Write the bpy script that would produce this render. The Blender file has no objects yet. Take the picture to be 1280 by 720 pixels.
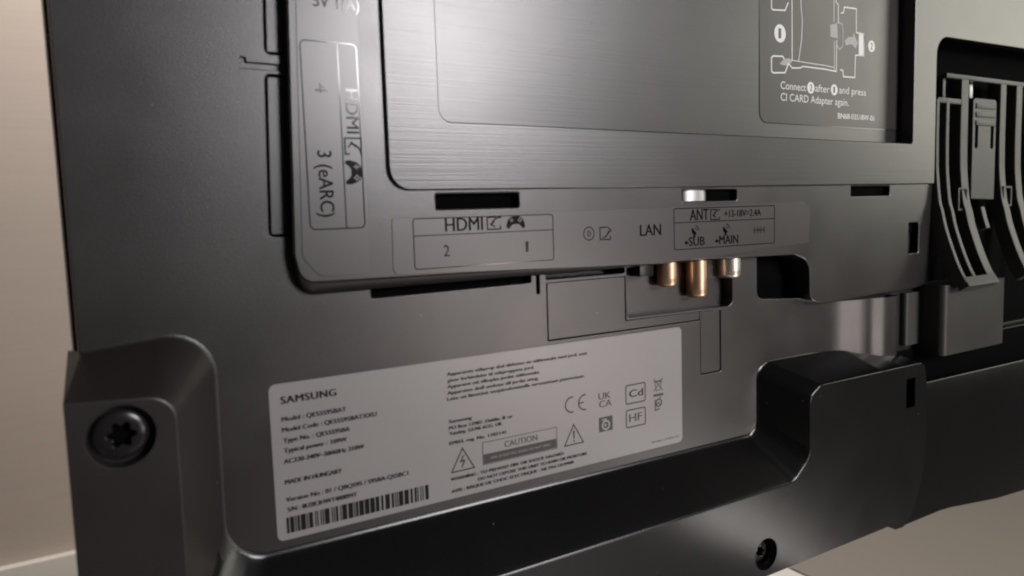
import bpy, bmesh, math, random
from mathutils import Vector, Matrix
random.seed(7)
C = bpy.context.scene
MM = 0.001

# ------------------------------------------------------------------ camera
ROWS = [[0.85018, -0.52554, -0.03185], [0.07821, 0.06625, 0.99473], [0.52066, 0.84819, -0.09742]]            # camera right, up and forward in world axes
rg, up, fw = [Vector(r) for r in ROWS]
cam = bpy.data.cameras.new('camera')
cam.lens = 26.72
cam.sensor_width = 36.0
cam.clip_start = 0.005
cam.clip_end = 60.0
cam.dof.use_dof = True
cam.dof.focus_distance = 0.43
cam.dof.aperture_fstop = 11.0
camo = bpy.data.objects.new('camera', cam)
C.collection.objects.link(camo)
camo.matrix_world = Matrix.LocRotScale(Vector((0, -0.287, 0)), Matrix((rg, up, -fw)).transposed().to_3x3(), None)
C.camera = camo

# ------------------------------------------------------------------ light
W = bpy.data.worlds.new('World'); C.world = W; W.use_nodes = True
W.node_tree.nodes['Background'].inputs['Color'].default_value = (1.0, 0.93, 0.86, 1)
W.node_tree.nodes['Background'].inputs['Strength'].default_value = 0.038

def area(name, loc, target, sx, sy, power, col):
    l = bpy.data.lights.new(name, 'AREA'); l.shape = 'RECTANGLE'
    l.size = sx; l.size_y = sy; l.energy = power; l.color = col
    o = bpy.data.objects.new(name, l); C.collection.objects.link(o)
    o.location = loc
    o.rotation_euler = (Vector(target) - Vector(loc)).to_track_quat('-Z', 'Z').to_euler()
    return o
area('window_light', (1.09, -1.81, 0.56), (0.15, 0, 0.0), 0.56, 0.60, 28, (0.99, 0.945, 0.97))
area('side_fill_light', (2.35, -0.95, 0.46), (0.4, 0, 0.0), 0.9, 0.65, 8, (1.0, 0.98, 0.84))  # added area light standing in for a bright wall on the right
area('warm_fill', (1.12, -1.51, -0.32), (0.2, 0, -0.05), 0.36, 0.30, 3.0, (1.0, 0.86, 0.80))  # added warm fill in place of unseen lit furnishings
area('floor_bounce_fill', (0.69, -0.43, -0.485), (0.28, 0, -0.18), 0.20, 0.20, 1.2, (1.0, 0.93, 0.88))  # added low fill for light off the floor, no actual lamp there
area('wall_wash_fill', (0.30, 0.55, 0.9), (-0.05, 0.9, 0.0), 0.4, 0.3, 12.5, (1.0, 0.92, 0.85))  # added unseen light behind the television, washes the wall

C.view_settings.view_transform = 'Standard'
C.view_settings.look = 'None'
C.view_settings.exposure = 0.0
C.view_settings.gamma = 1.0
C.render.engine = 'CYCLES'
C.cycles.filter_width = 2.0
C.cycles.max_bounces = 6

# ------------------------------------------------------------------ materials
def mat(name, col, rough=0.5, metal=0.0, spec=0.5, grain=None, brushed=False, rvar=0.0, cvar=0.0, coat=0.0, dust=False):
    m = bpy.data.materials.new(name); m.use_nodes = True
    nt = m.node_tree; b = nt.nodes['Principled BSDF']
    b.inputs['Base Color'].default_value = (*col, 1)
    b.inputs['Roughness'].default_value = rough
    b.inputs['Metallic'].default_value = metal
    b.inputs['Specular IOR Level'].default_value = spec
    b.inputs['Coat Weight'].default_value = coat
    tc = nt.nodes.new('ShaderNodeTexCoord')
    def noise(scale, det=3.0, mapscale=None):
        n = nt.nodes.new('ShaderNodeTexNoise'); n.inputs['Scale'].default_value = scale
        n.inputs['Detail'].default_value = det
        if mapscale:
            mp = nt.nodes.new('ShaderNodeMapping'); mp.inputs['Scale'].default_value = mapscale
            nt.links.new(tc.outputs['Object'], mp.inputs['Vector']); nt.links.new(mp.outputs['Vector'], n.inputs['Vector'])
        else:
            nt.links.new(tc.outputs['Object'], n.inputs['Vector'])
        return n
    if grain:
        sc, st = grain
        n = noise(sc, 2.0)
        v = nt.nodes.new('ShaderNodeTexVoronoi'); v.inputs['Scale'].default_value = sc * 0.7
        nt.links.new(tc.outputs['Object'], v.inputs['Vector'])
        add = nt.nodes.new('ShaderNodeMath'); add.operation = 'ADD'
        nt.links.new(n.outputs['Fac'], add.inputs[0]); nt.links.new(v.outputs['Distance'], add.inputs[1])
        bp = nt.nodes.new('ShaderNodeBump'); bp.inputs['Strength'].default_value = st
        bp.inputs['Distance'].default_value = 0.0004
        nt.links.new(add.outputs[0], bp.inputs['Height']); nt.links.new(bp.outputs['Normal'], b.inputs['Normal'])
    if brushed:
        n = noise(1.0, 4.0, (9.0, 9.0, 1500.0))
        bp = nt.nodes.new('ShaderNodeBump'); bp.inputs['Strength'].default_value = brushed
        bp.inputs['Distance'].default_value = 0.0003
        nt.links.new(n.outputs['Fac'], bp.inputs['Height']); nt.links.new(bp.outputs['Normal'], b.inputs['Normal'])
    if rvar:
        n = noise(38.0, 5.0)
        mr = nt.nodes.new('ShaderNodeMapRange')
        mr.inputs['From Min'].default_value = 0.3; mr.inputs['From Max'].default_value = 0.7
        mr.inputs['To Min'].default_value = rough - rvar; mr.inputs['To Max'].default_value = rough + rvar
        nt.links.new(n.outputs['Fac'], mr.inputs['Value']); nt.links.new(mr.outputs['Result'], b.inputs['Roughness'])
    if cvar:
        n = noise(1.0, 4.0, (6.0, 6.0, 150.0))
        mx = nt.nodes.new('ShaderNodeMix'); mx.data_type = 'RGBA'
        mx.inputs['A'].default_value = (*[c * (1 - cvar) for c in col], 1)
        mx.inputs['B'].default_value = (*[min(1, c * (1 + cvar)) for c in col], 1)
        nt.links.new(n.outputs['Fac'], mx.inputs['Factor']); nt.links.new(mx.outputs['Result'], b.inputs['Base Color'])
    if dust:                                    # sparse pale specks of dust
        v = nt.nodes.new('ShaderNodeTexVoronoi'); v.inputs['Scale'].default_value = 260
        nt.links.new(tc.outputs['Object'], v.inputs['Vector'])
        lt = nt.nodes.new('ShaderNodeMath'); lt.operation = 'LESS_THAN'; lt.inputs[1].default_value = 0.07
        nt.links.new(v.outputs['Distance'], lt.inputs[0])
        sp = nt.nodes.new('ShaderNodeSeparateColor'); nt.links.new(v.outputs['Color'], sp.inputs['Color'])
        gt = nt.nodes.new('ShaderNodeMath'); gt.operation = 'GREATER_THAN'; gt.inputs[1].default_value = 0.955
        nt.links.new(sp.outputs['Red'], gt.inputs[0])
        mu = nt.nodes.new('ShaderNodeMath'); mu.operation = 'MULTIPLY'
        nt.links.new(lt.outputs[0], mu.inputs[0]); nt.links.new(gt.outputs[0], mu.inputs[1])
        mx = nt.nodes.new('ShaderNodeMix'); mx.data_type = 'RGBA'
        mx.inputs['A'].default_value = (*col, 1); mx.inputs['B'].default_value = (0.16, 0.15, 0.14, 1)
        nt.links.new(mu.outputs[0], mx.inputs['Factor']); nt.links.new(mx.outputs['Result'], b.inputs['Base Color'])
    return m
BACK = mat('textured_black_plastic', (0.013, 0.0108, 0.0105), 0.32, spec=0.95, grain=(2900, 0.065), rvar=0.022, dust=True)
HOUS = mat('satin_black_plastic', (0.014, 0.0118, 0.0115), 0.31, spec=0.95, grain=(2900, 0.055), rvar=0.022, dust=True)
PLATE = mat('brushed_dark_plastic', (0.018, 0.016, 0.016), 0.31, spec=0.92, brushed=0.17, rvar=0.008)
SMOOTH = mat('smooth_black_plastic', (0.0085, 0.0075, 0.0075), 0.27, spec=.42, grain=(2600, 0.04), rvar=0.05, dust=True)
RIMG = mat('satin_rim_plastic', (0.0055, 0.0050, 0.0050), 0.25, spec=.42, grain=(2600, 0.04), rvar=0.014, dust=True)
RIMW = mat('glossy_black_plastic', (0.0045, 0.0042, 0.0043), 0.22, spec=.42, grain=(2600, 0.03), rvar=0.012, dust=True)
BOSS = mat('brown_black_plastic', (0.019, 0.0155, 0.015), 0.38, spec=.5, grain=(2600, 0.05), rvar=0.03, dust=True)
PILR = mat('pillar_black_plastic', (0.024, 0.023, 0.021), 0.42, grain=(2200, 0.12), rvar=0.03, dust=True)  # lighter even base colour, used on the pillar
RIBM = mat('grey_black_plastic', (0.040, 0.039, 0.036), 0.42, grain=(2200, 0.12))
CAVITY = mat('cavity_shade_black', (0.0025, 0.0025, 0.0025), 0.9, spec=.03)  # near-black base puts the shade inside openings into the colour
STRIP = mat('glossy_print_film', (0.030, 0.026, 0.026), 0.31, spec=0.98)
INK = mat('gloss_black_ink', (0.004, 0.0035, 0.0035), 0.11, spec=0.9)
PAPER = mat('silver_label_paper', (0.265, 0.255, 0.252), 0.33, spec=0.8, rvar=0.03)
PINK = mat('black_label_ink', (0.006, 0.005, 0.005), 0.6, spec=.2)
PGREY = mat('grey_label_ink', (0.045, 0.038, 0.038), 0.45)
FILM = mat('dark_sticker_film', (0.040, 0.037, 0.036), 0.30, rvar=0.02)
WINK = mat('white_sticker_ink', (0.72, 0.72, 0.72), 0.4)
GINK = mat('grey_sticker_ink', (0.33, 0.33, 0.34), 0.4)
BRASS = mat('brass', (0.94, 0.64, 0.43), 0.36, 1.0, rvar=0.05)
TIN = mat('nickel_plating', (0.86, 0.80, 0.72), 0.36, 1.0, rvar=0.05)
STEEL = mat('black_steel', (0.020, 0.019, 0.019), 0.24, 0.3, rvar=0.05)
SHIELD = mat('bright_steel', (0.45, 0.45, 0.45), 0.34, 1.0)
WALL = mat('wall_paper', (0.58, 0.505, 0.455), 0.75, cvar=0.06)
FLOOR = mat('floor_covering', (0.30, 0.275, 0.24), 0.6, cvar=0.05)
WHITE = mat('white_paint', (0.78, 0.75, 0.70), 0.45)
EDGE = mat('dark_edge_strip', (0.10, 0.08, 0.07), 0.5)  # dark strip along the right edge of the cabinet top

# ------------------------------------------------------------------ helpers (all numbers in mm: x to the right, z up, h = height out of the back panel)
ORG = Vector((620.0, 0.0, -235.0))        # base of the television
tv = bpy.data.objects.new('television', None); C.collection.objects.link(tv)
tv.location = ORG * MM; tv.empty_display_size = 0.05
tv['label'] = 'black television seen from behind, with connector labels and a silver rating sticker'
tv['category'] = 'television'
ORIGIN = {tv: ORG}

def finish(name, me, material, parent=tv, smooth=40, label=None, kind=None):
    """me has mm world coordinates; links one object, parented to a thing or part"""
    me.name = name
    org = ORG if parent is not None else Vector((0, 0, 0))
    me.transform(Matrix.Scale(MM, 4) @ Matrix.Translation(-org))
    me.materials.clear(); me.materials.append(material)
    if smooth:
        me.shade_smooth(); me.set_sharp_from_angle(angle=math.radians(smooth))
    o = bpy.data.objects.new(name, me); C.collection.objects.link(o)
    if parent is not None: o.parent = parent
    if label: o['label'] = label
    if kind: o['kind'] = kind
    return o

def from_bm(bm):
    me = bpy.data.meshes.new('m'); bmesh.ops.recalc_face_normals(bm, faces=bm.faces[:])
    bm.to_mesh(me); bm.free(); return me

def fillet(pts, radii, seg=7, closed=True):
    if not isinstance(radii, (list, tuple)): radii = [radii] * len(pts)
    out = []; n = len(pts)
    for i in range(n):
        p = Vector(pts[i]); r = radii[i]
        if (not closed and i in (0, n - 1)) or r == 0:
            out.append((p.x, p.y)); continue
        a = Vector(pts[i - 1]) - p; b = Vector(pts[(i + 1) % n]) - p
        la, lb = a.length, b.length; a.normalize(); b.normalize()
        ang = a.angle(b)
        if ang > math.pi - 0.02:
            out += [(p.x, p.y)] * (seg + 1) if False else [(p.x + a.x * t, p.y + a.y * t) for t in [(.05 - .1 * k / seg) for k in range(seg + 1)]]; continue
        d = min(r / math.tan(ang / 2), la * .48, lb * .48); r = d * math.tan(ang / 2)
        c = p + (a + b).normalized() * (r / math.sin(ang / 2))
        s = (p + a * d) - c; e = (p + b * d) - c
        a0 = math.atan2(s.y, s.x); a1 = math.atan2(e.y, e.x)
        da = (a1 - a0 + math.pi) % (2 * math.pi) - math.pi
        for k in range(seg + 1):
            t = a0 + da * k / seg
            out.append((c.x + r * math.cos(t), c.y + r * math.sin(t)))
    return out

def box2(a, b): return [(a[0], a[1]), (b[0], a[1]), (b[0], b[1]), (a[0], b[1])]
def rect(q):                                # upright rectangle through traced corners
    xs = sorted(p[0] for p in q); zs = sorted(p[1] for p in q)
    k = len(q) // 2
    return [(sum(xs[:k]) / k, sum(zs[:k]) / k), (sum(xs[k:]) / k, sum(zs[k:]) / k)]
def rrect(q, r=0.0, seg=6):
    a, b = rect(q)
    return fillet(box2(a, b), r, seg) if r else box2(a, b)

def plate_mesh(loops, h0, h1, bevel=0.4, res=2):
    cu = bpy.data.curves.new('c', 'CURVE'); cu.dimensions = '2D'; cu.fill_mode = 'BOTH'
    for lp in loops:
        s = cu.splines.new('POLY'); s.points.add(len(lp) - 1)
        for p, v in zip(s.points, lp): p.co = (v[0], v[1], 0, 1)
        s.use_cyclic_u = True
    bevel = min(bevel, (h1 - h0) / 2)
    cu.extrude = (h1 - h0) / 2 - bevel
    cu.bevel_depth = bevel; cu.offset = -bevel; cu.bevel_resolution = res
    o = bpy.data.objects.new('c', cu); C.collection.objects.link(o)
    dg = bpy.context.evaluated_depsgraph_get()
    me = bpy.data.meshes.new_from_object(o.evaluated_get(dg))
    bpy.data.objects.remove(o); bpy.data.curves.remove(cu)
    hm = (h0 + h1) / 2
    me.transform(Matrix(((1, 0, 0, 0), (0, 0, -1, -hm), (0, 1, 0, 0), (0, 0, 0, 1))))
    return me
def plate(name, loops, h0, h1, material, parent=tv, bevel=0.4, **k):
    return finish(name, plate_mesh(loops, h0, h1, bevel), material, parent, **k)

def loft_bm(rings, close=False, cap=False, bm=None):
    """rings: lists of (x, h, z) of equal length"""
    bm = bm or bmesh.new()
    vs = [[bm.verts.new((p[0], -p[1], p[2])) for p in r] for r in rings]
    n = len(rings[0])
    for a, b in zip(vs, vs[1:]):
        for i in range(n if close else n - 1):
            j = (i + 1) % n
            bm.faces.new((a[i], a[j], b[j], b[i]))
    if cap: bm.faces.new(vs[-1])
    return bm, vs
def wall_rings(back, front, prof, h0, h1, over=0.6):
    """prof: list of (t, s): t from back to front outline, s from h0 to h1"""
    rings = []
    for t, s in prof:
        rings.append([(b[0] + (f[0] - b[0]) * t, h0 + (h1 - h0) * s, b[1] + (f[1] - b[1]) * t) for b, f in zip(back, front)])
    return rings

def boxes_bm(lst, bev=0.0):
    bm = bmesh.new()
    for (x0, x1, h0, h1, z0, z1) in lst:
        r = bmesh.ops.create_cube(bm, size=1.0)
        for v in r['verts']:
            v.co = Vector((x0 + (x1 - x0) * (v.co.x + .5), -h0 - (h1 - h0) * (.5 - v.co.y), z0 + (z1 - z0) * (v.co.z + .5)))
    if bev: bmesh.ops.bevel(bm, geom=bm.edges[:], offset=bev, segments=2, affect='EDGES', profile=0.6)
    return bm
def boxpart(name, b, material, parent=tv, bev=0.4, **k):
    return finish(name, from_bm(boxes_bm([b], bev)), material, parent, **k)

# flat print ---------------------------------------------------------------
class Print:
    def __init__(s, hfun): s.v = []; s.f = []; s.h = hfun
    def poly(s, pts):
        i = len(s.v); s.v += [tuple(p) for p in pts]; s.f.append(list(range(i, i + len(pts))))
    def line(s, pts, w, closed=False):
        P = [Vector(p) for p in pts]; n = len(P); L = []; R = []
        for i in range(n):
            d0 = (P[i] - P[i - 1]) if (i > 0 or closed) else (P[1] - P[0])
            d1 = (P[(i + 1) % n] - P[i]) if (i < n - 1 or closed) else d0
            if d0.length < 1e-6: d0 = d1
            if d1.length < 1e-6: d1 = d0
            d0 = d0.normalized(); d1 = d1.normalized()
            n0 = Vector((-d0.y, d0.x)); n1 = Vector((-d1.y, d1.x)); m = (n0 + n1)
            if m.length < 0.2: m = n0
            m.normalize(); k = min(2.0, 1 / max(0.3, m.dot(n0)))
            L.append(P[i] + m * (w / 2 * k)); R.append(P[i] - m * (w / 2 * k))
        for i in range(n if closed else n - 1):
            j = (i + 1) % n; s.poly([L[i], L[j], R[j], R[i]])
    def circle(s, c, r, w=None, ry=None, a0=0, a1=360, n=24):
        ry = ry or r
        pts = [(c[0] + r * math.cos(math.radians(a0 + (a1 - a0) * k / n)), c[1] + ry * math.sin(math.radians(a0 + (a1 - a0) * k / n))) for k in range(n + (0 if a1 - a0 == 360 else 1))]
        if w: s.line(pts, w, a1 - a0 == 360)
        else: s.poly(pts)
    def build(s, name, material, parent, **k):
        me = bpy.data.meshes.new('p')
        me.from_pydata([(x, -s.h(x), z) for x, z in s.v], [], s.f)
        bm = bmesh.new(); bm.from_mesh(me); bm.normal_update()
        bmesh.ops.reverse_faces(bm, faces=[f for f in bm.faces if f.normal.y > 0])
        bm.to_mesh(me); bm.free()
        return finish(name, me, material, parent, smooth=0, **k)
FONT_H = [None]
def text_mesh(txt, bold=0.0, spacing=1.0):
    cu = bpy.data.curves.new('t', 'FONT'); cu.body = txt; cu.size = 1.0; cu.offset = bold; cu.space_character = spacing
    cu.resolution_u = 3
    o = bpy.data.objects.new('t', cu); C.collection.objects.link(o)
    dg = bpy.context.evaluated_depsgraph_get()
    me = bpy.data.meshes.new_from_object(o.evaluated_get(dg))
    bpy.data.objects.remove(o); bpy.data.curves.remove(cu)
    return me
def cap_h():
    if FONT_H[0] is None:
        m = text_mesh('H'); FONT_H[0] = max(v.co.y for v in m.vertices); bpy.data.meshes.remove(m)
    return FONT_H[0]
def text(txt, ends, cap, hfun, material, parent, bold=0.0, rot=0, name='printed_text', spacing=1.0):
    """ends: two traced baseline ends; the line is level (rot=0) or reads downwards (rot=-90)"""
    me = text_mesh(txt, 0.0, spacing)
    xs = [v.co.x for v in me.vertices]; x0, x1 = min(xs), max(xs)
    (ax, az), (bx, bz) = ends
    if rot == 0:
        w = bx - ax; sx = w / (x1 - x0); sy = cap / cap_h(); zb = (az + bz) / 2
        for v in me.vertices:
            X = ax + (v.co.x - x0) * sx; v.co = Vector((X, -hfun(X), zb + v.co.y * sy))
    else:
        w = az - bz; sx = w / (x1 - x0); sy = cap / cap_h(); xb = (ax + bx) / 2
        for v in me.vertices:
            X = xb + v.co.y * sy; v.co = Vector((X, -hfun(X), az - (v.co.x - x0) * sx))
    bm = bmesh.new(); bm.from_mesh(me); bm.normal_update()
    if bold:                                    # heavier strokes: the same glyphs again, a hair to the side and proud
        ng = bmesh.ops.duplicate(bm, geom=bm.verts[:] + bm.edges[:] + bm.faces[:])['geom']
        for v in ng:
            if isinstance(v, bmesh.types.BMVert): v.co += Vector((bold, -.008, 0) if rot == 0 else (0, -.008, -bold))
    bmesh.ops.reverse_faces(bm, faces=[f for f in bm.faces if f.normal.y > 0])
    bm.to_mesh(me); bm.free()
    return finish(name, me, material, parent, smooth=0)
def flat(h): return lambda x: h

# ------------------------------------------------------------------ the room behind
def struct(name, b, material):
    o = finish(name, from_bm(boxes_bm([b])), material, None, smooth=0); o['kind'] = 'structure'; return o
struct('wall', (-2600, 3200, -960, -900, -523, 2000), WALL)
struct('floor', (-2600, 3200, -900, 330, -560, -523), FLOOR)
sk = finish('skirting_board', from_bm(boxes_bm([(-2600, 3200, -900, -884, -523, -443)], 3.0)), WHITE, None); sk['kind'] = 'structure'

cab = bpy.data.objects.new('low_cabinet', None); C.collection.objects.link(cab)
cab.location = (0.24, -0.13, -0.523)
cab['label'] = 'white low cabinet board under the television, only its far corner in view'; cab['category'] = 'cabinet'
def cabpart(name, b, material, bev=0.8):
    me = from_bm(boxes_bm([b], bev)); me.transform(Matrix.Translation(Vector((-240, 130, 523)) + ORG))
    return finish(name, me, material, cab)
cabpart('top', (60, 421, -47, 300, -268, -250), WHITE)
cabpart('side_panel', (62, 80, -44, 296, -523, -268), WHITE)
cabpart('side_panel', (401, 419, -44, 296, -523, -268), WHITE)
cabpart('back_panel', (80, 401, -44, -36, -520, -268), WHITE)
cabpart('edge_strip', (421, 425, -46, 299, -267, -251), EDGE, 0.3)

# ------------------------------------------------------------------ back panel of the television
HA = 5.0; HB = 6.8; HF = 22.0
XR = 1235.0; ZT = 490.0
pk = [(242.2, -29.5), (243.3, -52.9), (309.9, -53.5), (316.7, -54.1)]
pocket = fillet([(242.5, -24), (242.5, -53), (316.5, -53.6), (316.5, -24)], [1.2, 1.2, 4, 1])
slot_a = fillet([(73.95, 60.6), (81.2, 60.6), (90.2, 330), (84.2, 330)], [2.2, 0, 0, 0])
slot_b = fillet([(71.5, -5.8), (79.4, -5.8), (81.0, 53.4), (73.6, 53.4)], [1.8, 0, 0, 2.0])
tee = fillet([(66.9, 55.0), (80.0, 55.0), (80.0, 57.0), (67.2, 57.1), (67.0, 58.8), (65.2, 58.8), (65.2, 55.0)], 0.2, 3)
slot_c = fillet([(110.0, -32.1), (186.4, -31.4), (186.4, -27.5), (110.0, -27.5)], [1.0, 1.0, 0, 0])
tick = fillet([(189.3, -36.8), (190.9, -36.8), (190.9, -27), (189.3, -27)], 0.3, 3)
slot_d = fillet([(194.5, -30.7), (241.0, -30.7), (241.0, -27), (194.5, -27)], [.6, .6, 0, 0])
holder_hole = [(504, -97), (700, -97), (700, 110), (504, 110)]
recess_hole = [(134, 30), (478, 30), (478, 329), (134, 329)]
arch_hole = fillet([(336, -20), (336, -51.8), (380, -55.0), (380, -20)], [0, 5, 0, 0])
outline = fillet([(7.4, -200), (XR, -200), (XR, ZT), (7.4, ZT)], [0, 0, 6, 6])
# flaps: plates set in thin open joints
flap_out = [(194.8, -32.2), (241.4, -32.2), (241.4, -54.2), (291.9, -54.2), (291.9, -59.2), (194.8, -59.2)]
tab_out = [(292.2, -54.9), (307.4, -54.9), (307.4, -88.6), (292.2, -88.6)]
def inset(loop, d):
    n = len(loop); out = []
    A = sum(loop[i][0] * loop[(i + 1) % n][1] - loop[(i + 1) % n][0] * loop[i][1] for i in range(n))
    sg = 1 if A > 0 else -1
    for i in range(n):
        p = Vector(loop[i]); a = (p - Vector(loop[i - 1])).normalized(); b = (Vector(loop[(i + 1) % n]) - p).normalized()
        na = Vector((-a.y, a.x)) * sg; nb = Vector((-b.y, b.x)) * sg
        m = na + nb
        if m.length < 1e-4: m = na
        m = m / max(0.25, m.dot(na)) if m.length else na
        q = p + m * d; out.append((q.x, q.y))
    return out
plate('back_panel', [outline, pocket, slot_a, slot_b, tee, slot_c, tick, slot_d, holder_hole, arch_hole, recess_hole,
                     fillet(flap_out, .5, 3), fillet(tab_out, [.3, .3, 1.2, .3], 3)], -10.0, 0.0, BACK, bevel=0.35)
plate('flap', [fillet([(195.1, -32.35), (241.15, -32.35), (241.15, -54.4), (291.75, -54.4), (291.75, -58.75), (195.1, -58.75)], .5, 3)], -4.0, -0.1, BACK, bevel=0.3)
plate('tab', [fillet([(292.28, -55.0), (306.75, -55.0), (306.75, -88.0), (292.28, -88.0)], [.3, .3, 1.2, .3], 3)], -4.0, -0.15, BACK, bevel=0.3)
plate('slot_cover', [ [(74.9, 61.4), (81.1, 61.4), (90.1, 329), (85.1, 329)]], -4, -.7, BACK, bevel=.3)
plate('slot_cover', [ [(72.4, -5.0), (79.3, -5.0), (80.8, 52.6), (74.5, 52.6)]], -4, -.7, BACK, bevel=.3)
boxpart('slot_floor', (64, 80.8, -4, -1.1, 54, 59.5), BACK, bev=0)
# chassis behind every opening
boxpart('chassis', (9, XR - 2, -13, -10.5, -198, ZT - 2), BACK, bev=0)
boxpart('screen', (6.2, XR + 1, -34, -13.4, -199, ZT + 1), SMOOTH, bev=1.0)
boxpart('holder_pocket', (505, 699, -10.4, -9.6, -96, 109), CAVITY, bev=0)  # back of the pocket, its shade painted in black

# ------------------------------------------------------------------ connector housing
front = [(89.6, 330), (78.7, -13.14), (81.0, -23.65), (256.73, -26.18), (361.14, -28.3), (374.28, -32.55), (374.89, -56.2), (386.82, -58.12), (461.31, -57.61), (492.5, -55.79), (498.9, -51.85), (499.3, 18.9), (125.84, 18.9), (125.84, 330)]
fr = [0, 10, 9, 40, 9, 9, 7, 9, 60, 14, 6, 0, 0, 0]
back = [(90.0, 330), (79.0, -16), (81.4, -28.4), (254, -28.6), (360.3, -28.8), (373.4, -32.8), (374.0, -56.4), (386, -58.5), (460, -58), (492.8, -56.3), (499.2, -52.2), (499.6, 18.9)]
br = [0, 10, 9, 40, 9, 9, 7, 9, 60, 14, 6, 0]
v1 = fillet(rrect([(138.2, 8.8), (177.9, 8.9), (177.7, 2.8), (137.9, 2.8)]), .5, 3)
v2 = fillet(rrect([(275.3, 9.0), (314.5, 9.2), (314.5, 3.4), (275.2, 3.5)]), .8, 3)
v3 = fillet(rrect([(412.5, 9.4), (451.2, 9.6), (451.4, 3.9), (412.6, 4.0)]), .5, 3)
v4 = fillet(rrect([(472.7, -14.2), (483.4, -14.3), (484.1, -33.6), (473.3, -33.5)]), .9, 3)
hs = plate('connector_housing', [fillet(front, fr, 7), v1, v2, v3, v4], HA - 1.6, HA, HOUS, bevel=0.8)
f_open = fillet(front[:12], fr[:12], 7, closed=False); b_open = fillet(back, br, 7, closed=False)
f_open[0] = (89.6, 330); b_open[0] = (90.0, 330)
steep = [(0, 0.0), (.03, .05), (.10, .14), (.3, .3), (.5, .5), (.7, .7), (.93, .90), (1, .955)]
scoop = [(-.02, 0.0), (.02, .28), (.10, .52), (.24, .70), (.42, .82), (.62, .90), (.82, .94), (1, .955)]
rings = []
for (t0, s0), (t1, s1) in zip(scoop, steep):     # scooped along the left and the lower edge, straight round the cable arch
    r = []
    for b, f in zip(b_open, f_open):
        k = min(1.0, max(0.0, (b[0] - 230) / 70)); t = t0 + (t1 - t0) * k; q = s0 + (s1 - s0) * k
        hb = -14.0 * k
        r.append((b[0] + (f[0] - b[0]) * t, hb + (HA - hb) * q, b[1] + (f[1] - b[1]) * t))
    rings.append(r)
bm, _ = loft_bm(rings)
finish('housing_wall', from_bm(bm), HOUS, tv, smooth=50)
boxpart('housing_floor', (130, 500, .4, 1.4, -20, 17), CAVITY, bev=0)  # black sheet behind the vents, paints their inner shade
boxpart('arch_shade_floor', (334, 380, -10.4, -9.9, -57, -20), CAVITY, bev=0)  # black sheet added so that the arch opening stays dark
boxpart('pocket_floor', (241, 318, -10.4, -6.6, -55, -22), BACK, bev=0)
boxpart('slot_floor', (109, 188, -9.8, -4, -33, -26), CAVITY, bev=0)  # black fill painted in where the slot lies in shade
# bright shield seen through the second vent
bm = bmesh.new(); rr = [[bm.verts.new((287.0 + 9.5 * math.cos(a * math.pi / 16), -(3.1 - 3.2 * (1 - math.sin(a * math.pi / 16))), z)) for a in range(17)] for z in (1.5, 9.6)]
for a in range(16): bm.faces.new((rr[0][a], rr[0][a + 1], rr[1][a + 1], rr[1][a]))
finish('shield', from_bm(bm), SHIELD)

# label strips
strip1 = fillet([(93.0, 330), (81.9, -13.6), (88.0, -21.6), (108.4, -21.6), (108.4, 330)], [0, 5, 7, 2, 0], 5)
strip2 = fillet([(118.3, -0.4), (368.2, 1.5), (374.6, -3.2), (373.3, -21.8), (262.0, -27.0), (117.8, -22.9)], [1, 1, 1, 1, 30, 3], 5)
ls1 = plate('label_strip', [strip1], HA - .1, HA + .22, STRIP, bevel=0.1)
ls2 = plate('label_strip', [strip2], HA - .1, HA + .22, STRIP, bevel=0.1)
hp = flat(HA + .30)
def P1(): return Print(hp)
p = P1(); bx = rrect([(86.1, 65.8), (107.4, 65.4), (106.6, -3.7), (84.9, -3.5)], 2.0, 4); p.line(bx, .45, True)
dv = [(100.2, 65.3), (98.9, -3.5)]; bb = rect([(86.1, 65.8), (107.4, 65.4), (106.6, -3.7), (84.9, -3.5)]); xm = (dv[0][0] + dv[1][0]) / 2
p.line([(xm, bb[0][1]), (xm, bb[1][1])], .4); p.build('printed_frame', INK, ls1)
text('5V 1(A)', [(91.2, 77.1), (108.8, 79.1)], 4.4, hp, INK, ls1, .2)
text('4', [(90.5, 50.6), (90.3, 46.8)], 4.6, hp, INK, ls1, 0, -90)
text('HDMI', [(101.6, 48.9), (101.8, 32.5)], 4.8, hp, INK, ls1, .25, -90)
text('3 (eARC)', [(89.7, 25.7), (89.8, 1.1)], 5.4, hp, INK, ls1, .2, -90)
# arrow-in-box and game controller marks, built once in a unit square (u right, v up)
def map_box(q, cw=False):
    a, b = rect(q)
    if cw: return lambda u, v: (a[0] + v * (b[0] - a[0]), b[1] - u * (b[1] - a[1]))
    return lambda u, v: (a[0] + u * (b[0] - a[0]), a[1] + v * (b[1] - a[1]))
def arrow_in(p, f, w=.45, out=False):
    p.line([f(*q) for q in ((.62, .96), (.04, .96), (.04, .04), (.9, .04), (.9, .30))], w)
    arc = [f(.98 - .62 * math.sin(t), .95 - .55 * (1 - math.cos(t))) for t in [k * .19 for k in range(9)]]
    if out: arc = [f(.25 + .5 * math.sin(t), .18 + .55 * (1 - math.cos(t))) for t in [k * .19 for k in range(9)]]
    p.line(arc, w * 1.15)
    tip = f(.26, .42) if not out else f(.98, .72)
    if out: p.line([f(.68, .96), tip, f(.66, .46)], w)
    else: p.line([f(.52, .66), tip, f(.56, .22)], w)
def pad(p, f):
    pts = [(.24, .92), (.36, .98), (.64, .98), (.76, .92), (.90, .72), (.99, .30), (.97, .06), (.86, .02), (.72, .28), (.62, .36), (.38, .36), (.28, .28), (.14, .02), (.03, .06), (.01, .30), (.10, .72)]
    p.poly([f(u, v) for u, v in pts])
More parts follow.
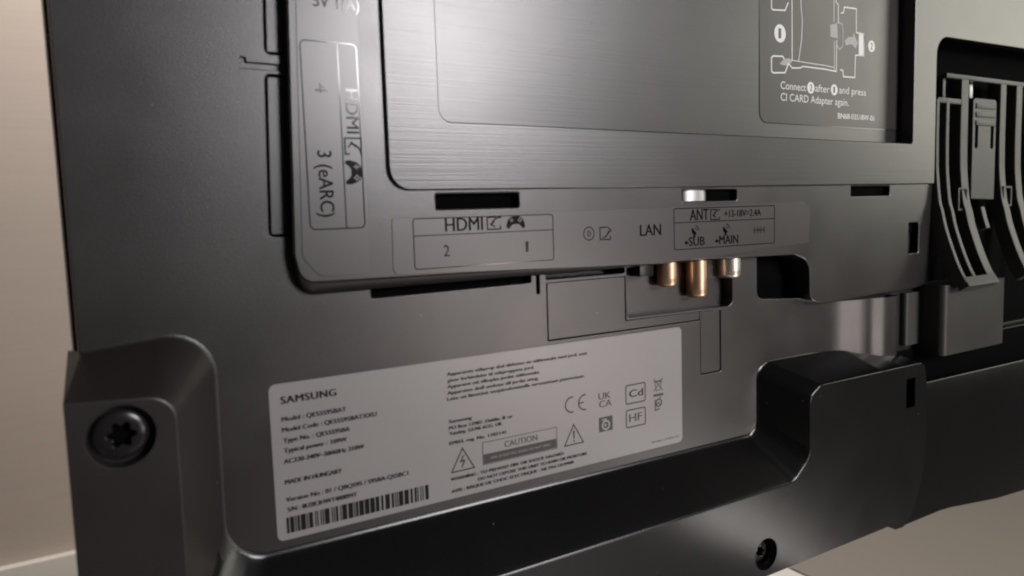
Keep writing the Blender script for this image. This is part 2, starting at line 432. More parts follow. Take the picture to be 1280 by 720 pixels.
def pad_dots(p, f):
    for (u, v, r) in ((.72, .80, .045), (.72, .56, .045), (.64, .68, .045), (.80, .68, .045)):
        p.poly([f(u + r * math.cos(t * .785), v + 1.4 * r * math.sin(t * .785)) for t in range(8)])
    for q in ([(.18, .65), (.38, .65), (.38, .72), (.18, .72)], [(.25, .52), (.31, .52), (.31, .85), (.25, .85)]):
        p.poly([f(*a) for a in q])
p = P1(); fb = map_box([(100.5, 30.7), (107.5, 30.9), (107.1, 23.9), (100.1, 23.8)], True); arrow_in(p, fb, .6); p.build('printed_icon', INK, ls1)
p = P1(); fb = map_box([(100.3, 22.3), (107.0, 22.4), (106.8, 12.9), (99.8, 12.9)], True); pad(p, fb); p.build('printed_icon', INK, ls1)
p = Print(flat(HA + .36)); pad_dots(p, fb); p.build('printed_dots', STRIP, ls1)

p = P1(); q = [(127.4, -1.0), (195.6, -0.8), (195.6, -21.3), (127.1, -21.3)]; p.line(rrect(q, 1.2, 4), .4, True); bb = rect(q)
zd = sum(z for _, z in [(127.2, -7.7), (195.4, -7.9)]) / 2; p.line([(bb[0][0], zd), (bb[1][0], zd)], .35); p.build('printed_frame', INK, ls2)
text('HDMI', [(141.5, -6.5), (159.3, -6.5)], 5.4, hp, INK, ls2, .25)
p = P1(); arrow_in(p, map_box([(161.5, -1.0), (169.0, -1.1), (168.8, -6.7), (161.2, -6.6)]), .6); p.build('printed_icon', INK, ls2)
p = P1(); fb = map_box([(171.2, -1.0), (180.9, -1.1), (180.7, -6.7), (171.0, -6.5)]); pad(p, fb); p.build('printed_icon', INK, ls2)
p = Print(flat(HA + .36)); pad_dots(p, fb); p.build('printed_dots', STRIP, ls2)
text('2', [(140.5, -16.7), (143.2, -16.7)], 4.6, hp, INK, ls2)
text('1', [(180.7, -17.0), (182.2, -17.1)], 4.6, hp, INK, ls2)
p = P1(); c = [(215.7, -10.4)][0]; p.circle(c, 3.0, .42)
p.line([(c[0] - .55, c[1] - 1.1), (c[0] - .55, c[1] + 1.1), (c[0] + .3, c[1] + 1.1), (c[0] + .9, c[1] + .5), (c[0] + .9, c[1] - .5), (c[0] + .3, c[1] - 1.1)], .35, True)
arrow_in(p, map_box([(222.0, -7.6), (229.2, -7.5), (229.0, -13.8), (221.9, -13.8)]), .5, out=True); p.build('printed_icon', INK, ls2)
text('LAN', [(246.7, -12.8), (260.2, -12.9)], 5.4, hp, INK, ls2, .22)
p = P1(); q = [(269.1, -0.4), (343.9, -0.0), (344.0, -20.7), (269.2, -20.8)]; p.line(rrect(q, .8, 3), .42, True); bb = rect(q)
zd = sum(z for _, z in [(269.1, -7.3), (343.9, -7.3)]) / 2; p.line([(bb[0][0], zd), (bb[1][0], zd)], .38); p.build('printed_frame', INK, ls2)
text('ANT', [(280.0, -6.4), (293.1, -6.4)], 5.6, hp, INK, ls2, .22)
p = P1(); arrow_in(p, map_box([(294.6, -1.1), (301.9, -1.1), (301.9, -6.7), (294.6, -6.7)]), .55); p.build('printed_icon', INK, ls2)
text('+13-18V=2.4A', [(304.8, -5.4), (332.9, -5.4)], 3.5, hp, INK, ls2, .15)
text('SUB', [(279.1, -19.3), (290.1, -19.3)], 4.4, hp, INK, ls2, .25)
text('MAIN', [(300.9, -19.4), (315.0, -19.5)], 4.4, hp, INK, ls2, .25)
p = P1()
for c in ([(277.4, -17.6)][0], [(299.1, -17.7)][0]):
    p.poly([(c[0] - 1.5, c[1]), (c[0] + .4, c[1] - 1.3), (c[0] + .4, c[1] + 1.3)]); p.poly([(c[0] + .3, c[1] - .4), (c[0] + 1.6, c[1] - .4), (c[0] + 1.6, c[1] + .4), (c[0] + .3, c[1] + .4)])
for c in ([(283.4, -11.9)][0], [(306.0, -12.0)][0]):
    p.poly([(c[0] - 2.0 + .0, c[1] + 2.0), (c[0] - 2.3, c[1] - .2), (c[0] - 1.2, c[1] - 1.8), (c[0] + .9, c[1] - 1.9), (c[0] + 1.3, c[1] - 1.1)])
    p.poly([(c[0] - 1.7, c[1] - 3.0), (c[0] + .8, c[1] - 3.0), (c[0] - .2, c[1] - 1.4)])
    p.circle(c, 1.6, .4, a0=10, a1=85, n=6); p.circle(c, 2.9, .4, a0=10, a1=85, n=6)
c = [(331.6, -13.1)][0]
for s in (-1, 1):
    p.line([(c[0] + s * 4.2, c[1]), (c[0] + s * 1.0, c[1])], .4); p.line([(c[0] + s * 3.9, c[1] + 1.7), (c[0] + s * 3.9, c[1] - 1.7)], .4)
    p.line([(c[0] + s * 1.3, c[1] + 1.7), (c[0] + s * 1.3, c[1] - 1.7)], .4)
p.circle(c, .55); p.build('printed_icon', INK, ls2)

# ------------------------------------------------------------------ brushed cover plate with its sloping recess
cover = [(117.41, 330), (117.41, 10.58), (497.7, 10.58), (497.5, 104.4), (712.2, 106.8), (712.2, 330)]
xl = 140.3; xr = 472.5
rec = fillet([(xl, 38.0), (xr, 35.9), (xr, 325), (xl, 325)], [5.5, 1.8, 3, 5], 6)
plate('cover_plate', [fillet(cover, [0, 9, .6, 12, 0, 0], 7), rec], HA + .25, HB, PLATE, bevel=0.5)
def tilt(x): return 6.4 - 9.4 * (x - 138) / 336.0
bm, _ = loft_bm([[(xl - 2, tilt(xl - 2), 32), (xr + 1, tilt(xr + 1), 32)], [(xl - 2, tilt(xl - 2), 328), (xr + 1, tilt(xr + 1), 328)]])
rf = finish('recess_floor', from_bm(bm), PLATE)
# walls of the recess, from its rim down to the floor
wl = rec + [rec[0]]
bm, _ = loft_bm([[(x, tilt(x) - .3, z) for x, z in wl], [(x, HA + .6, z) for x, z in wl]])
finish('recess_wall', from_bm(bm), PLATE)

# dark instruction sticker on the recess floor
def ts(d): return lambda x: tilt(x) + d
a0 = [(336.9, 109.7), (336.9, 45.1)]
al = fillet([(a0[0][0], a0[1][1]), (471.0, a0[1][1]), (471.0, 240), (a0[0][0], 240)], [6, 3, 6, 6], 6)
s = Print(ts(.12)); s.poly(al); sticker2 = s.build('instruction_label', FILM, tv)
s = Print(ts(.16)); s.line(al, .35, True); s.build('label_edge', INK, sticker2)
tt = ts(.2)
text('Connect', [(354.7, 64.0), (377.1, 64.2)], 4.1, tt, WINK, sticker2)
text('after', [(385.6, 64.4), (399.2, 64.5)], 4.1, tt, WINK, sticker2)
text('and press', [(408.6, 64.6), (435.9, 65.0)], 4.1, tt, WINK, sticker2)
text('CI CARD Adapter again.', [(354.8, 57.4), (418.3, 58.1)], 4.1, tt, WINK, sticker2)
text('BN68-03518W-01', [(407.6, 49.9), (444.8, 50.3)], 3.1, tt, WINK, sticker2, .15)
for c, r, ry, d in (([(381.6, 66.3)][0], 3.4, 3.3, '2'), ([(403.8, 66.5)][0], 3.3, 3.2, '1'), ([(354.1, 93.9)][0], 4.9, 4.9, '1'), ([(441.1, 94.9)][0], 3.5, 3.5, '2')):
    s = Print(ts(.18)); s.circle(c, r, None, ry); s.build('printed_disc', WINK, sticker2)
    text(d, [(c[0] - r * .30, c[1] - r * .55), (c[0] + r * (.30 if d == '2' else .12), c[1] - r * .55)], r * 1.1, ts(.24), FILM, sticker2, .3)
s = Print(tt)
lines = [
 ([(364.1, 130.2), (364.6, 80.1)], .7), ([(371.8, 131.3), (372.3, 110.5), (373.5, 103.2), (372.9, 92.2), (370.4, 80.5)], .55),
 ([(361.3, 78.5), (364.8, 76.1), (371.9, 76.7), (374.1, 77.7), (394.1, 77.7), (405.6, 77.2), (405.7, 95.3)], .7), ([(363.3, 80.4), (372.6, 80.1), (394.8, 79.8), (403.3, 79.3)], .4),
 ([(404.7, 136.0), (405.0, 116.6), (407.0, 115.5), (407.1, 105.1)], .7), ([(403.4, 94.6), (403.7, 77.7)], .5), ([(402.4, 135.7), (402.9, 105.1)], .5),
 ([(409.4, 111.0), (412.1, 111.6), (412.8, 114.8), (424.9, 115.3), (425.1, 101.4), (433.0, 101.5), (433.3, 88.5), (424.6, 88.2), (424.1, 75.0), (412.8, 74.7), (411.9, 78.3), (409.5, 78.5)], .75),
]
for pts, w in lines: s.line(pts, w)
s.poly([(427.6, 101.4), (433.4, 101.5), (433.7, 88.3), (427.9, 88.2)])
s.line([(361.3, 78.1), (358.5, 73.1), (348.2, 72.3), (346.9, 73.1), (346.8, 80.3), (348.2, 81.3), (356.4, 81.8), (357.8, 80.4)], .8)
s.line([(361.1, 111.3), (358.3, 106.7), (348.1, 105.8), (346.8, 106.5), (346.8, 114.2)], .8)
s.build('printed_drawing', WINK, sticker2)
s = Print(ts(.19))
s.poly([(399.4, 103.3), (406.0, 104.9), (406.9, 96.3), (399.5, 96.6)]); s.line([(406.3, 105.4), (410.7, 105.0), (411.9, 100.5), (411.7, 92.2), (408.6, 90.1), (406.2, 92.2)], .8)
s.build('printed_arrow', GINK, sticker2); s = Print(ts(.19))
a = [(413.2, 95.6), (417.1, 98.0), (421.9, 98.7), (421.9, 101.5), (426.9, 95.5), (424.5, 92.0), (421.2, 94.0), (418.0, 93.9), (414.8, 92.9)]
s.poly(a); s.build('printed_arrow', GINK, sticker2)
for dz in (0, 48):
    s = Print(ts(.19))
    o = [(353.6, 77.5), (357.1, 80.3), (361.9, 81.2), (364.8, 79.6), (361.3, 77.2), (357.1, 76.9)]
    s.poly([(x, z + dz) for x, z in o]); s.build('printed_arrow', GINK, sticker2)

# ------------------------------------------------------------------ rating sticker
sq = rect([(68.2, -61.6), (278.7, -60.6), (277.8, -122.2), (66.9, -122.0)])
rl = plate('rating_label', [fillet(box2(*sq), 2.6, 6)], 0.02, 0.22, PAPER, bevel=0.06)
hs2 = flat(0.29)
def T1(t, e, cap, m=PINK, b=.30): return text(t, e, cap, hs2, m, rl, b)
text('SAMSUNG', [(71.7, -68.9), (93.2, -68.9)], 2.75, hs2, PINK, rl, .42, spacing=1.10)
T1('Model : QE55S95BAT', [(71.7, -75.7), (97.0, -75.8)], 1.75)
T1('Model Code : QE55S95BATXXU', [(71.6, -79.6), (109.5, -80.1)], 1.75)
T1('Type No. : QE55S95BA', [(71.8, -83.8), (98.0, -84.1)], 1.75)
T1('Typical power : 109W', [(71.8, -87.7), (96.6, -88.1)], 1.75)
T1('AC220-240V~50/60Hz 310W', [(71.6, -91.9), (103.6, -92.4)], 1.75)
T1('MADE IN HUNGARY', [(71.5, -100.0), (93.8, -100.5)], 1.75)
T1('Version No : 01 / QBQS95 / S95BA-QS5BC1', [(71.4, -107.0), (122.1, -107.3)], 1.75)
T1('S/N : 0U2K3HWT400094T', [(71.8, -111.0), (99.5, -111.3)], 1.75)
bc = rect([(71.4, -113.2), (131.5, -113.4), (131.2, -119.7), (71.0, -119.4)])
s = Print(hs2); x = bc[0][0]
while x < bc[1][0] - .5:
    w = random.choice([.5, .5, 1.0, 1.6, 2.0]); w = min(w, bc[1][0] - x)
    s.poly([(x, bc[0][1]), (x + w, bc[0][1]), (x + w, bc[1][1]), (x, bc[1][1])]); x += w + random.choice([.35, .35, .5, .8])
s.build('barcode', PINK, rl)
for t, e in (('Apparatets stikprop skal tilsluttes en stikkontakt med jord, som', [(142.0, -68.0), (216.6, -68.0)]),
             ('giver forbindelse til stikproppens jord.', [(142.1, -70.8), (186.4, -70.7)]),
             ('Apparatet m\u00e5 tilkoples jordet stikkontakt.', [(142.0, -73.4), (189.4, -73.4)]),
             ('Apparaten skall anslutas till jordat uttag.', [(141.9, -76.2), (188.7, -76.1)]),
             ('Laite on liitett\u00e4v\u00e4 suojakoskettimilla varustettuun pistorasiaan.', [(141.7, -78.9), (214.9, -78.6)])):
    T1(t, e, 1.45, PINK, .24)
T1('Samsung', [(142.0, -88.6), (153.1, -88.7)], 1.45)
T1('PO Box 12987, Dublin. IE or', [(141.9, -91.4), (174.0, -91.6)], 1.45)
T1('Yateley, GU46 6GG. UK', [(141.9, -93.8), (168.4, -94.1)], 1.45)
T1('EPREL reg. No. 1102141', [(141.8, -98.0), (170.1, -98.4)], 1.45)
T1('WARNING : TO PREVENT FIRE OR SHOCK HAZARD', [(141.8, -113.8), (201.5, -114.5)], 1.4)
T1('DO NOT EXPOSE THIS UNIT TO RAIN OR MOISTURE', [(155.2, -116.7), (215.3, -117.0)], 1.4)
T1('AVIS : RISQUE DE CHOC ELECTRIQUE - NE PAS OUVRIR', [(141.9, -119.4), (207.4, -119.7)], 1.4)
q = [(158.4, -100.1), (198.2, -100.3), (197.9, -110.3), (158.0, -110.2)]; a, b = rect(q); zd = a[1] + (b[1] - a[1]) * .46
s = Print(hs2); s.line(box2(a, b), .32, True); s.build('printed_frame', PGREY, rl)
s = Print(hs2); s.poly(box2((a[0] + .3, a[1] + .3), (b[0] - .3, zd))); s.build('printed_band', PGREY, rl)
T1('CAUTION', [(169.3, -104.4), (187.0, -104.4)], 2.7, PGREY, .15)
text('RISK OF ELECTRIC SHOCK DO NOT OPEN', [(a[0] + 4, a[1] + 1.9), (b[0] - 4, a[1] + 1.9)], 1.1, flat(.35), PAPER, rl)
s = Print(hs2)
for t in ([(148.2, -100.7), (142.5, -110.4), (153.7, -110.5)], [(208.0, -100.7), (202.4, -110.4), (213.5, -110.1)]):
    s = Print(hs2); zb = (t[1][1] + t[2][1]) / 2; w = (t[2][0] - t[1][0]) / 2; cx = (t[1][0] + t[2][0]) / 2
    s.line([(cx, t[0][1]), (cx - w, zb), (cx + w, zb)], .5, True)
    if w == w and t[0][0] < 190:
        s.line([(cx + .5, t[0][1] - 3.2), (cx - 1.0, zb + 4.0), (cx + .9, zb + 4.2), (cx - .5, zb + 1.4)], .6)
    else:
        s.poly([(cx - .4, t[0][1] - 3.0), (cx + .4, t[0][1] - 3.0), (cx + .25, zb + 2.6), (cx - .25, zb + 2.6)]); s.circle((cx, zb + 1.5), .42)
    s.build('printed_icon', PINK, rl)
s = Print(hs2)
a, b = rect([(203.3, -87.0), (215.2, -86.9), (214.9, -94.7), (203.0, -95.0)]); r = (b[1] - a[1]) / 2
s.circle((a[0] + r, (a[1] + b[1]) / 2), r - .3, .75, a0=75, a1=285, n=16)
s.circle((b[0] - .2, (a[1] + b[1]) / 2), r - .3, .75, a0=80, a1=280, n=16); s.line([(b[0] - r, (a[1] + b[1]) / 2), (b[0] - .9, (a[1] + b[1]) / 2)], .7)
s.build('printed_icon', PGREY, rl)
T1('UK', [(223.1, -91.2), (230.5, -91.2)], 3.2, PGREY, .18); T1('CA', [(223.4, -95.2), (231.1, -95.1)], 3.2, PGREY, .18)
def sqbox(q, w, fill=False):
    s = Print(hs2); a, b = rect(q)
    if fill: s.poly(box2(a, b))
    else: s.line(fillet(box2(a, b), .9, 3), w, True)
    s.build('printed_frame', PGREY, rl); return a, b
a, b = sqbox([(223.2, -100.0), (231.7, -100.2), (231.5, -107.2), (223.0, -107.5)], .5, True)
s = Print(flat(.34)); c = ((a[0] + b[0]) / 2, (a[1] + b[1]) / 2 - .6); s.circle(c, 2.1, .9); s.poly(box2((c[0] - 2.4, c[1] + 2.6), (c[0] + .4, c[1] + 3.2))); s.circle((c[0] - .3, c[1]), .7); s.build('printed_icon', PAPER, rl)
a, b = sqbox([(240.5, -86.7), (253.0, -86.9), (252.8, -96.1), (240.2, -96.2)], .7); T1('Cd', [(a[0] + 2, a[1] + 3.1), (b[0] - 1.6, a[1] + 3.1)], 3.6, PINK, .2)
a, b = sqbox([(240.4, -99.3), (252.9, -99.5), (252.7, -108.1), (240.2, -108.2)], .7); T1('HF', [(a[0] + 1.8, a[1] + 2.6), (b[0] - 2.4, a[1] + 2.6)], 4.0, PGREY, .25)
f = map_box([(258.4, -86.0), (265.2, -86.0), (265.1, -92.4), (258.3, -92.6)]); s = Print(hs2)
for l in (((.18, .72), (.30, .05), (.70, .05), (.82, .72), (.10, .78), (.9, .82)), ((.05, .0), (.95, 1)), ((.05, 1), (.95, .0))): s.line([f(*u) for u in l], .4)
s.poly([f(*u) for u in ((0, -.22), (1, -.22), (1, -.42), (0, -.42))])
c = f(.5, -1.05)
s.circle((c[0] + .2, c[1] + .6), 1.9, .8, a0=-60, a1=230, n=14); s.circle((c[0], c[1] - .4), 1.0, .6); s.line([(c[0] - 2.2, c[1] + 2.6), (c[0] - 2.2, c[1] - 3.0), (c[0] + .8, c[1] - 2.6)], .7)
s.line([(c[0] + .6, c[1] + 3.2), (c[0] + 1.9, c[1] + 3.6)], .6)
s.build('printed_icon', PGREY, rl)
T1('BN68-13798A-02', [(257.2, -119.2), (275.6, -119.2)], .95, PGREY, 0)

# ------------------------------------------------------------------ connectors in the pocket
def lathe(prof, cx, ch, n=28):
    bm = bmesh.new(); rings = []
    for r, z in prof:
        rings.append([bm.verts.new((cx + r * math.cos(2 * math.pi * k / n), -ch + r * math.sin(2 * math.pi * k / n), z)) for k in range(n)])
    for a, b in zip(rings, rings[1:]):
        for k in range(n): bm.faces.new((a[k], a[(k + 1) % n], b[(k + 1) % n], b[k]))
    bm.faces.new(rings[-1]); bm.faces.new(rings[0])
    return bm
def connector(name, xz, r, h, m, top=-20.0):
    x, zb = xz
    prof = [(r, top)]
    z = top
    while z > zb + 4.0:                      # shallow thread
        prof += [(r, z), (r - .18, z - .4)]; z -= .8
    prof += [(r - .1, zb + 2.2), (r - .35, zb + 1.2), (r - 1.2, zb + .25), (r - 1.9, zb), (1.6, zb), (1.4, zb + 5)]
    o = finish(name, from_bm(lathe(prof, x, h)), m, tv, smooth=50)
    return o
connector('antenna_socket', [(270.3, -39.7)][0], 5.2, -1.9, BRASS)
connector('antenna_socket', [(291.7, -46.9)][0], 5.6, -2.4, BRASS)
connector('antenna_socket', [(317.0, -38.5)][0], 6.5, -3.2, TIN)
boxpart('lan_socket', (250, 259, -8, 1, -33.2, -22), SMOOTH, bev=.4)

# ------------------------------------------------------------------ raised rim with the corner boss
rb = [(7.9, -41.5), (9.4, -41.36), (49.3, -37.4), (48.5, -118.0), (60.0, -126.3), (330.0, -128.4), (336.0, -123.5), (335.9, -92.0), (345.0, -88.4), (412.0, -88.6), (434.0, -92.0), (459.0, -96.0)]
rbr = [0, 0, 15, 14, 14, 6, 10, 9, 9, 20, 20, 0]
fp = [(2.8, -53.4), (24.7, -56.3), (33.0, -64.1), (32.3, -94.5)]
rf_ = [(1.6, -53.2), (3.2, -53.31), (33.0, -55.4), (32.4, -140.0), (44.0, -151.4), (340.0, -151.2), (353.2, -140.0), (353.0, -106.0), (362.5, -100.4), (420.0, -100.6), (440.0, -100.7), (460.5, -100.9)]
rfr = [0, 0, 8.5, 12, 12, 12, 12, 7, 7, 20, 20, 0]
B_ = fillet(rb, rbr, 7, closed=False); F_ = fillet(rf_, rfr, 7, closed=False)
prof = [(-.05, .0), (0.0, .01), (.035, .035), (.10, .10), (.2, .2), (.5, .5), (.9, .9), (.965, .962), (.988, .982), (1.005, .995), (1.03, 1.0)]
rings = wall_rings(B_, F_, prof, 0, HF)
bm, vs = loft_bm(rings)
outer = [(467.5, HF, -118), (468.0, HF, -150), (464.0, HF, -175), (455.0, HF, -196), (444.5, HF, -203.0), (436.0, HF, -202.6), (428, HF, -198.8), (353, HF, -198.8), (1.2, HF, -198.8)]
# the right end of the front face, past the walls
fl = vs[-1]
ov = [bm.verts.new((x, -h, z)) for x, h, z in [(464.5, HF, -102.8)] + outer]
scr1 = (16.6, -66.0); scr2 = [(317.5, -186.4)][0]
edge_loop = fl + ov
# skirt
sk_v = [bm.verts.new((v.co.x, 10.0, v.co.z)) for v in ov]
for i in range(len(ov) - 1): bm.faces.new((ov[i], ov[i + 1], sk_v[i + 1], sk_v[i]))
bl = bm.verts.new((4.5, 10.0, -41.5))
bm.faces.new((ov[-1], fl[0], bl, sk_v[-1]))
bm.faces.new([r[0] for r in vs] + [bl])
bm.faces.new([r[-1] for r in vs][::-1] + [sk_v[0], ov[0]])
rim_wall = finish('rim_wall', from_bm(bm), RIMW, tv, smooth=35)
rim_wall.data.materials.append(BOSS)            # the corner boss takes a lighter, rougher plastic than the rim walls
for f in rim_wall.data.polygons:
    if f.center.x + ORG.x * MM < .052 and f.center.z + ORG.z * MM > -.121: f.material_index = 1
# front face with screw holes: a thin plate whose outline meets the wall's front edge
def circ(c, r, n=36, ry=None): return [(c[0] + r * math.cos(2 * math.pi * k / n), c[1] + (ry or r) * math.sin(2 * math.pi * k / n)) for k in range(n)]
lo = [(p[0], p[2]) for p in rings[-1]] + [(464.5, -102.8)] + [(x, z) for x, h, z in outer]
gl = [rrect([(444.8, -108.9), (454.2, -109.3), (454.8, -127.6), (445.3, -127.4)], .8, 3)]
R1 = 10.0; R2 = 8.8
ks = [i for i, p in enumerate(lo) if p[0] < 34 and p[1] > -139]
boss_lo = [lo[i] for i in ks] + [(lo[ks[-1]][0], -143.0), (1.2, -143.0)]
rim_lo = [(lo[ks[-1]][0], -143.3)] + [p for i, p in enumerate(lo) if i not in ks] + [(1.2, -143.3)]
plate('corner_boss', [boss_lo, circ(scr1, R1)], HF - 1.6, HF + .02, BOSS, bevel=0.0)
plate('rim_face', [rim_lo, circ(scr2, R2), gl[0]], HF - 1.6, HF + .02, RIMG, bevel=0.0)
def cup(name, c, r, depth, m, parent):
    bm = lathe([(r, 0), (r, -1), (r, -1.2)], 0, 0)
    bm.free()
    bm = bmesh.new(); n = 36; rr = []
    for rad, h in ((r + .7, HF + .03), (r + .25, HF - .1), (r, HF - .6), (r - .3, HF - depth), (0.05, HF - depth)):
        rr.append([bm.verts.new((c[0] + rad * math.cos(2 * math.pi * k / n), -h, c[1] + rad * math.sin(2 * math.pi * k / n))) for k in range(n)])
    for a, b in zip(rr, rr[1:]):
        for k in range(n): bm.faces.new((a[k], a[(k + 1) % n], b[(k + 1) % n], b[k]))
    return finish(name, from_bm(bm), m, parent)
def screw(c, r, h, parent=tv):
    n = 48; bm = bmesh.new(); rr = []
    def star(k): return .46 * r * (1 + .20 * math.cos(6 * 2 * math.pi * k / n))
    for fr_, hh in ((1.0, h - 1.6), (1.0, h - .6), (.93, h - .15), (.80, h + .25), (.62, h + .45)):
        rr.append([(fr_ * r, hh)] * n)
    rr.append([(star(k) + .3, h + .5) for k in range(n)]); rr.append([(star(k), h + .3) for k in range(n)]); rr.append([(star(k) * .98, h - .3) for k in range(n)])
    so = [[(star(k) * .975, h - .25) for k in range(n)], [(star(k) * .92, h - 2.4) for k in range(n)], [(.05, h - 2.5)] * n]
    def spin(bm, rr):
        V = [[bm.verts.new((c[0] + rad * math.cos(2 * math.pi * k / n), -hh, c[1] + rad * math.sin(2 * math.pi * k / n))) for k, (rad, hh) in enumerate(rg_)] for rg_ in rr]
        for a, b in zip(V, V[1:]):
            for k in range(n): bm.faces.new((a[k], a[(k + 1) % n], b[(k + 1) % n], b[k]))
        return bm
    o = finish('screw', from_bm(spin(bm, rr)), STEEL, parent, smooth=35)
    finish('socket', from_bm(spin(bmesh.new(), so)), CAVITY, o, smooth=35)
    return o
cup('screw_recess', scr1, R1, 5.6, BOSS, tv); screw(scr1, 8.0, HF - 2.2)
cup('screw_recess', scr2, R2, 8.2, SMOOTH, tv); screw((scr2[0], scr2[1]), 6.0, HF - 4.6)

# lower cover right of the rim
cf = [(467.2, -114.6), (700, -117.5)]
rings = [[(x, 16.0, -140.0) for x, z in cf], [(x, 17.6, z - .4) for x, z in cf], [(x, 18.0, z) for x, z in cf], [(x, 19.9, z) for x, z in cf], [(x, 20.4, z - .2) for x, z in cf], [(x, 20.6, z - .7) for x, z in cf]]
boxpart('ledge_shade_panel', (462, 700, -3.0, 1.5, -190, -98), CAVITY, bev=0)  # near-black panel added to paint the dark ledge above the lower cover
bot = [(560, 20.6, -211.5), (520, 20.6, -206.5), (500, 20.6, -204.0), (488, 20.6, -203.2), (440, 20.6, -203.2)]
bm, vs = loft_bm(rings)
ov = [bm.verts.new((x, -h, z)) for x, h, z in [(700, 20.6, -221)] + bot + [(462, 20.6, -150)]]
bm.faces.new(list(vs[-1]) + ov)
sv = [bm.verts.new((v.co.x, 8.0, v.co.z)) for v in ov]
for i in range(len(ov) - 1): bm.faces.new((ov[i], ov[i + 1], sv[i + 1], sv[i]))
finish('lower_cover', from_bm(bm), RIMW, tv, smooth=35)

# ------------------------------------------------------------------ swelling and blocks between the housing and the rim
profx = []; hx = 0.05; x = 381.0
SL = [(372, 0), (391, .04), (398, .16), (402, .255), (412, .275), (418, .14), (421, .06), (424, .18), (426, .26), (431, .26), (436, .05), (444, 0)]
SL = [(a + 9, b) for a, b in SL]
while x < 455:
    for (xa, sa), (xb, sb_) in zip(SL, SL[1:]):
        if xa <= x < xb: hx += sa + (sb_ - sa) * (x - xa) / (xb - xa)
    profx.append((x, hx)); x += 1.0
profx += [(456.5, hx - .8), (457.2, hx - 2.5), (457.2, -5)]
bm, _ = loft_bm([[(x, h, -59.2) for x, h in profx], [(x, h, -97) for x, h in profx]])
finish('swelling', from_bm(bm), BACK, tv, smooth=70)
def vblock(name, x0, x1, h0, h1, z0, z1, r, m):
    lp = fillet([(x0, h0), (x0, h1), (x1, h1), (x1, h0)], [0, r, r, 0], 6)
    bm = bmesh.new()
    a = [bm.verts.new((x, -h, z0)) for x, h in lp]; b = [bm.verts.new((x, -h, z1)) for x, h in lp]
    for i in range(len(lp)): bm.faces.new((a[i], a[(i + 1) % len(lp)], b[(i + 1) % len(lp)], b[i]))
    bm.faces.new(a); bm.faces.new(b)
    return finish(name, from_bm(bm), m, tv, smooth=50)
vblock('guide_block', 473.0, 492.0, -4, 4.0, -94, -59.5, 2.6, RIBM)
vblock('pillar', 490.0, 569.0, -4, 19.0, -101, -55, 5.0, PILR)

# ------------------------------------------------------------------ cable holder: ribs that bend out towards their lower end
ch = boxpart('cable_holder', (509.8, 647.4, 4.1, 6.8, 79.2, 82.2), RIBM, bev=.4)
def ribbon(name, x0, x1, path, depth, m=RIBM, parent=ch):
    """path: (h, z) points of the outer edge; the rib runs back from it by depth"""
    bm = bmesh.new(); secs = []
    n = len(path)
    for i, (h, z) in enumerate(path):
        a = Vector(path[max(0, i - 1)]); b = Vector(path[min(n - 1, i + 1)]); d = (b - a).normalized()
        nn = Vector((-d.y, d.x)); nn = nn if nn.x < 0 else -nn      # towards the panel
        q = Vector((h, z)) + nn * depth
        e = .35
        secs.append([(x0, q.x, q.y), (x0, h - e, z), (x0 + e, h, z), (x1 - e, h, z), (x1, h - e, z), (x1, q.x, q.y)])
    V = [[bm.verts.new((x, -h, z)) for x, h, z in s] for s in secs]
    for a, b in zip(V, V[1:]):
        for k in range(6): bm.faces.new((a[k], a[(k + 1) % 6], b[(k + 1) % 6], b[k]))
    bm.faces.new(V[0]); bm.faces.new(V[-1])
    return finish(name, from_bm(bm), m, parent, smooth=30)
def dense(path, k=4):
    out = []
    n = len(path)
    for i in range(n - 1):
        p0 = Vector(path[max(0, i - 1)]); p1 = Vector(path[i]); p2 = Vector(path[i + 1]); p3 = Vector(path[min(n - 1, i + 2)])
        for j in range(k):
            t = j / k
            out.append(tuple(.5 * ((2 * p1) + (p2 - p0) * t + (2 * p0 - 5 * p1 + 4 * p2 - p3) * t * t + (3 * p1 - p0 - 3 * p2 + p3) * t ** 3)))
    return out + [tuple(path[-1])]
CURV = [(6.6, 41.7), (6.8, 29.1), (7.2, 18.1), (9.1, 0.0), (11.3, -8.3), (13.2, -16.7), (16.5, -27.1), (20.9, -39.0), (25.0, -47.9), (28.0, -52.9)]
def rib(x0, x1, ztop, depth=9): return ribbon('rib', x0, x1, dense([(6.6, ztop), (6.6, 62.2)] + CURV), depth)
rib(498.9, 502.4, 65.1)
rib(510.4, 514.2, 65.1)
rib(528.1, 537.0, 81.7)
rib(578.6, 586.4, 81.7)
rib(600.5, 608.9, 81.7)
rib(628.1, 631.2, 81.7)
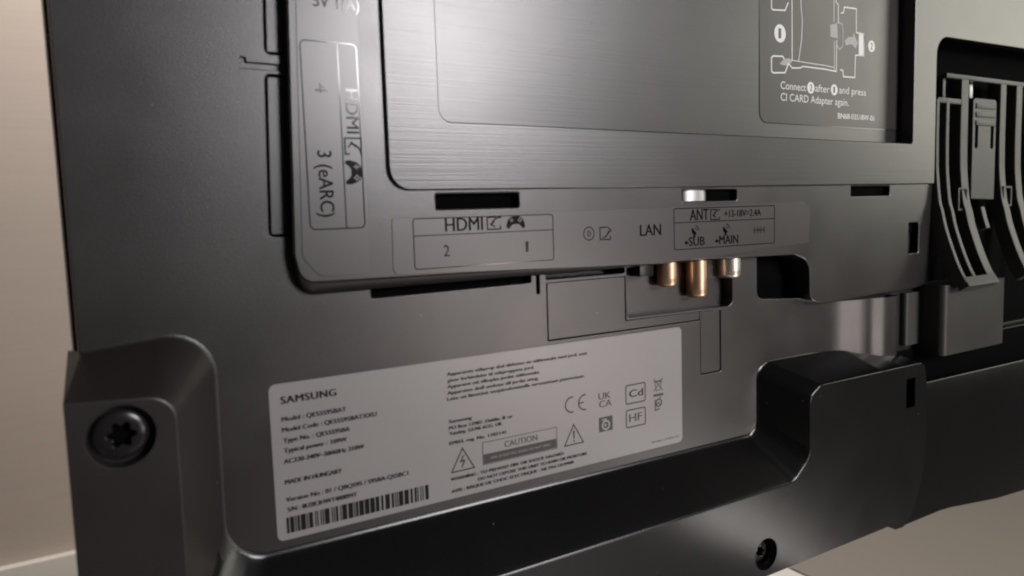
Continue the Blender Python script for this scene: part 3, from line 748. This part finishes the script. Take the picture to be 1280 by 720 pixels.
boxpart('cross_bar', (500.9, 529.1, 1.6, 6.4, 62.9, 66.3), RIBM, ch, .3)
boxpart('post', (509.9, 513.1, -3.6, 4.2, 64.5, 81.2), RIBM, ch, .4)
# closed lower end of the left chute
ribbon('end_bar', 499.7, 537.3, [(h + .35, z - .3) for h, z in dense(CURV)[-4:]] + [(CURV[-1][0] + 1.6, CURV[-1][1] - 2.4)], 7)
# latch
lx0, lx1 = 542.2, 572.3
lat = plate('latch', [fillet([(lx0, 0.0), (lx1, -1.0), (lx1 + .2, 68.0), (lx0, 68.0)], [1, 1, 3, 3], 5),
               rrect([(lx0 + 3.2, 34.5), (lx0 + 7.0, 34.5), (lx0 + 7.0, 51.0), (lx0 + 3.2, 51.0)], 1.2, 3), rrect([(lx1 - 6.6, 34.5), (lx1 - 2.8, 34.5), (lx1 - 2.8, 51.0), (lx1 - 6.6, 51.0)], 1.2, 3)], 3.9, 7.1, RIBM, ch, bevel=.5)
for z in (65.1, 59.3, 53.8):
    boxpart('grip_ridge', (lx0 + 3.2, lx1 - 2.4, 6.5, 7.8, z - 4.2, z - .6), RIBM, ch, .45)
bm = boxes_bm([(549.3, 553.8, -3.3, 0.7, 68.8, 83.4)], 1.0); finish('spring_clip', from_bm(bm), SHIELD, ch)
# small loops round the wide ribs, a short bar and a side fin
def loop(x0, x1, z0, z1, h):
    return plate('loop', [box2((x0, z0), (x1, z1)), box2((x0 + 1.6, z0 + 1.6), (x1 - 1.6, z1 - 1.6))], h - 3, h, RIBM, ch, bevel=.3)
loop(522.4, 533.8, -7.8, 7.8, 9.3); loop(581.2, 592.7, -6.3, 8.3, 9.3)
ribbon('short_bar', 558.8, 564.0, dense([(5.3, -5.8), (7.3, -13.6), (9.4, -20.3)]), 5)
ribbon('side_fin', 500.0, 502.0, dense([(2.7, -7.3), (3.9, -16.7), (6.8, -28.1), (9.4, -34.4)]), 6)
boxpart('cross_bar', (536.4, 579.1, -3.6, 0.5, -22.9, -19.2), SMOOTH, ch, .4)
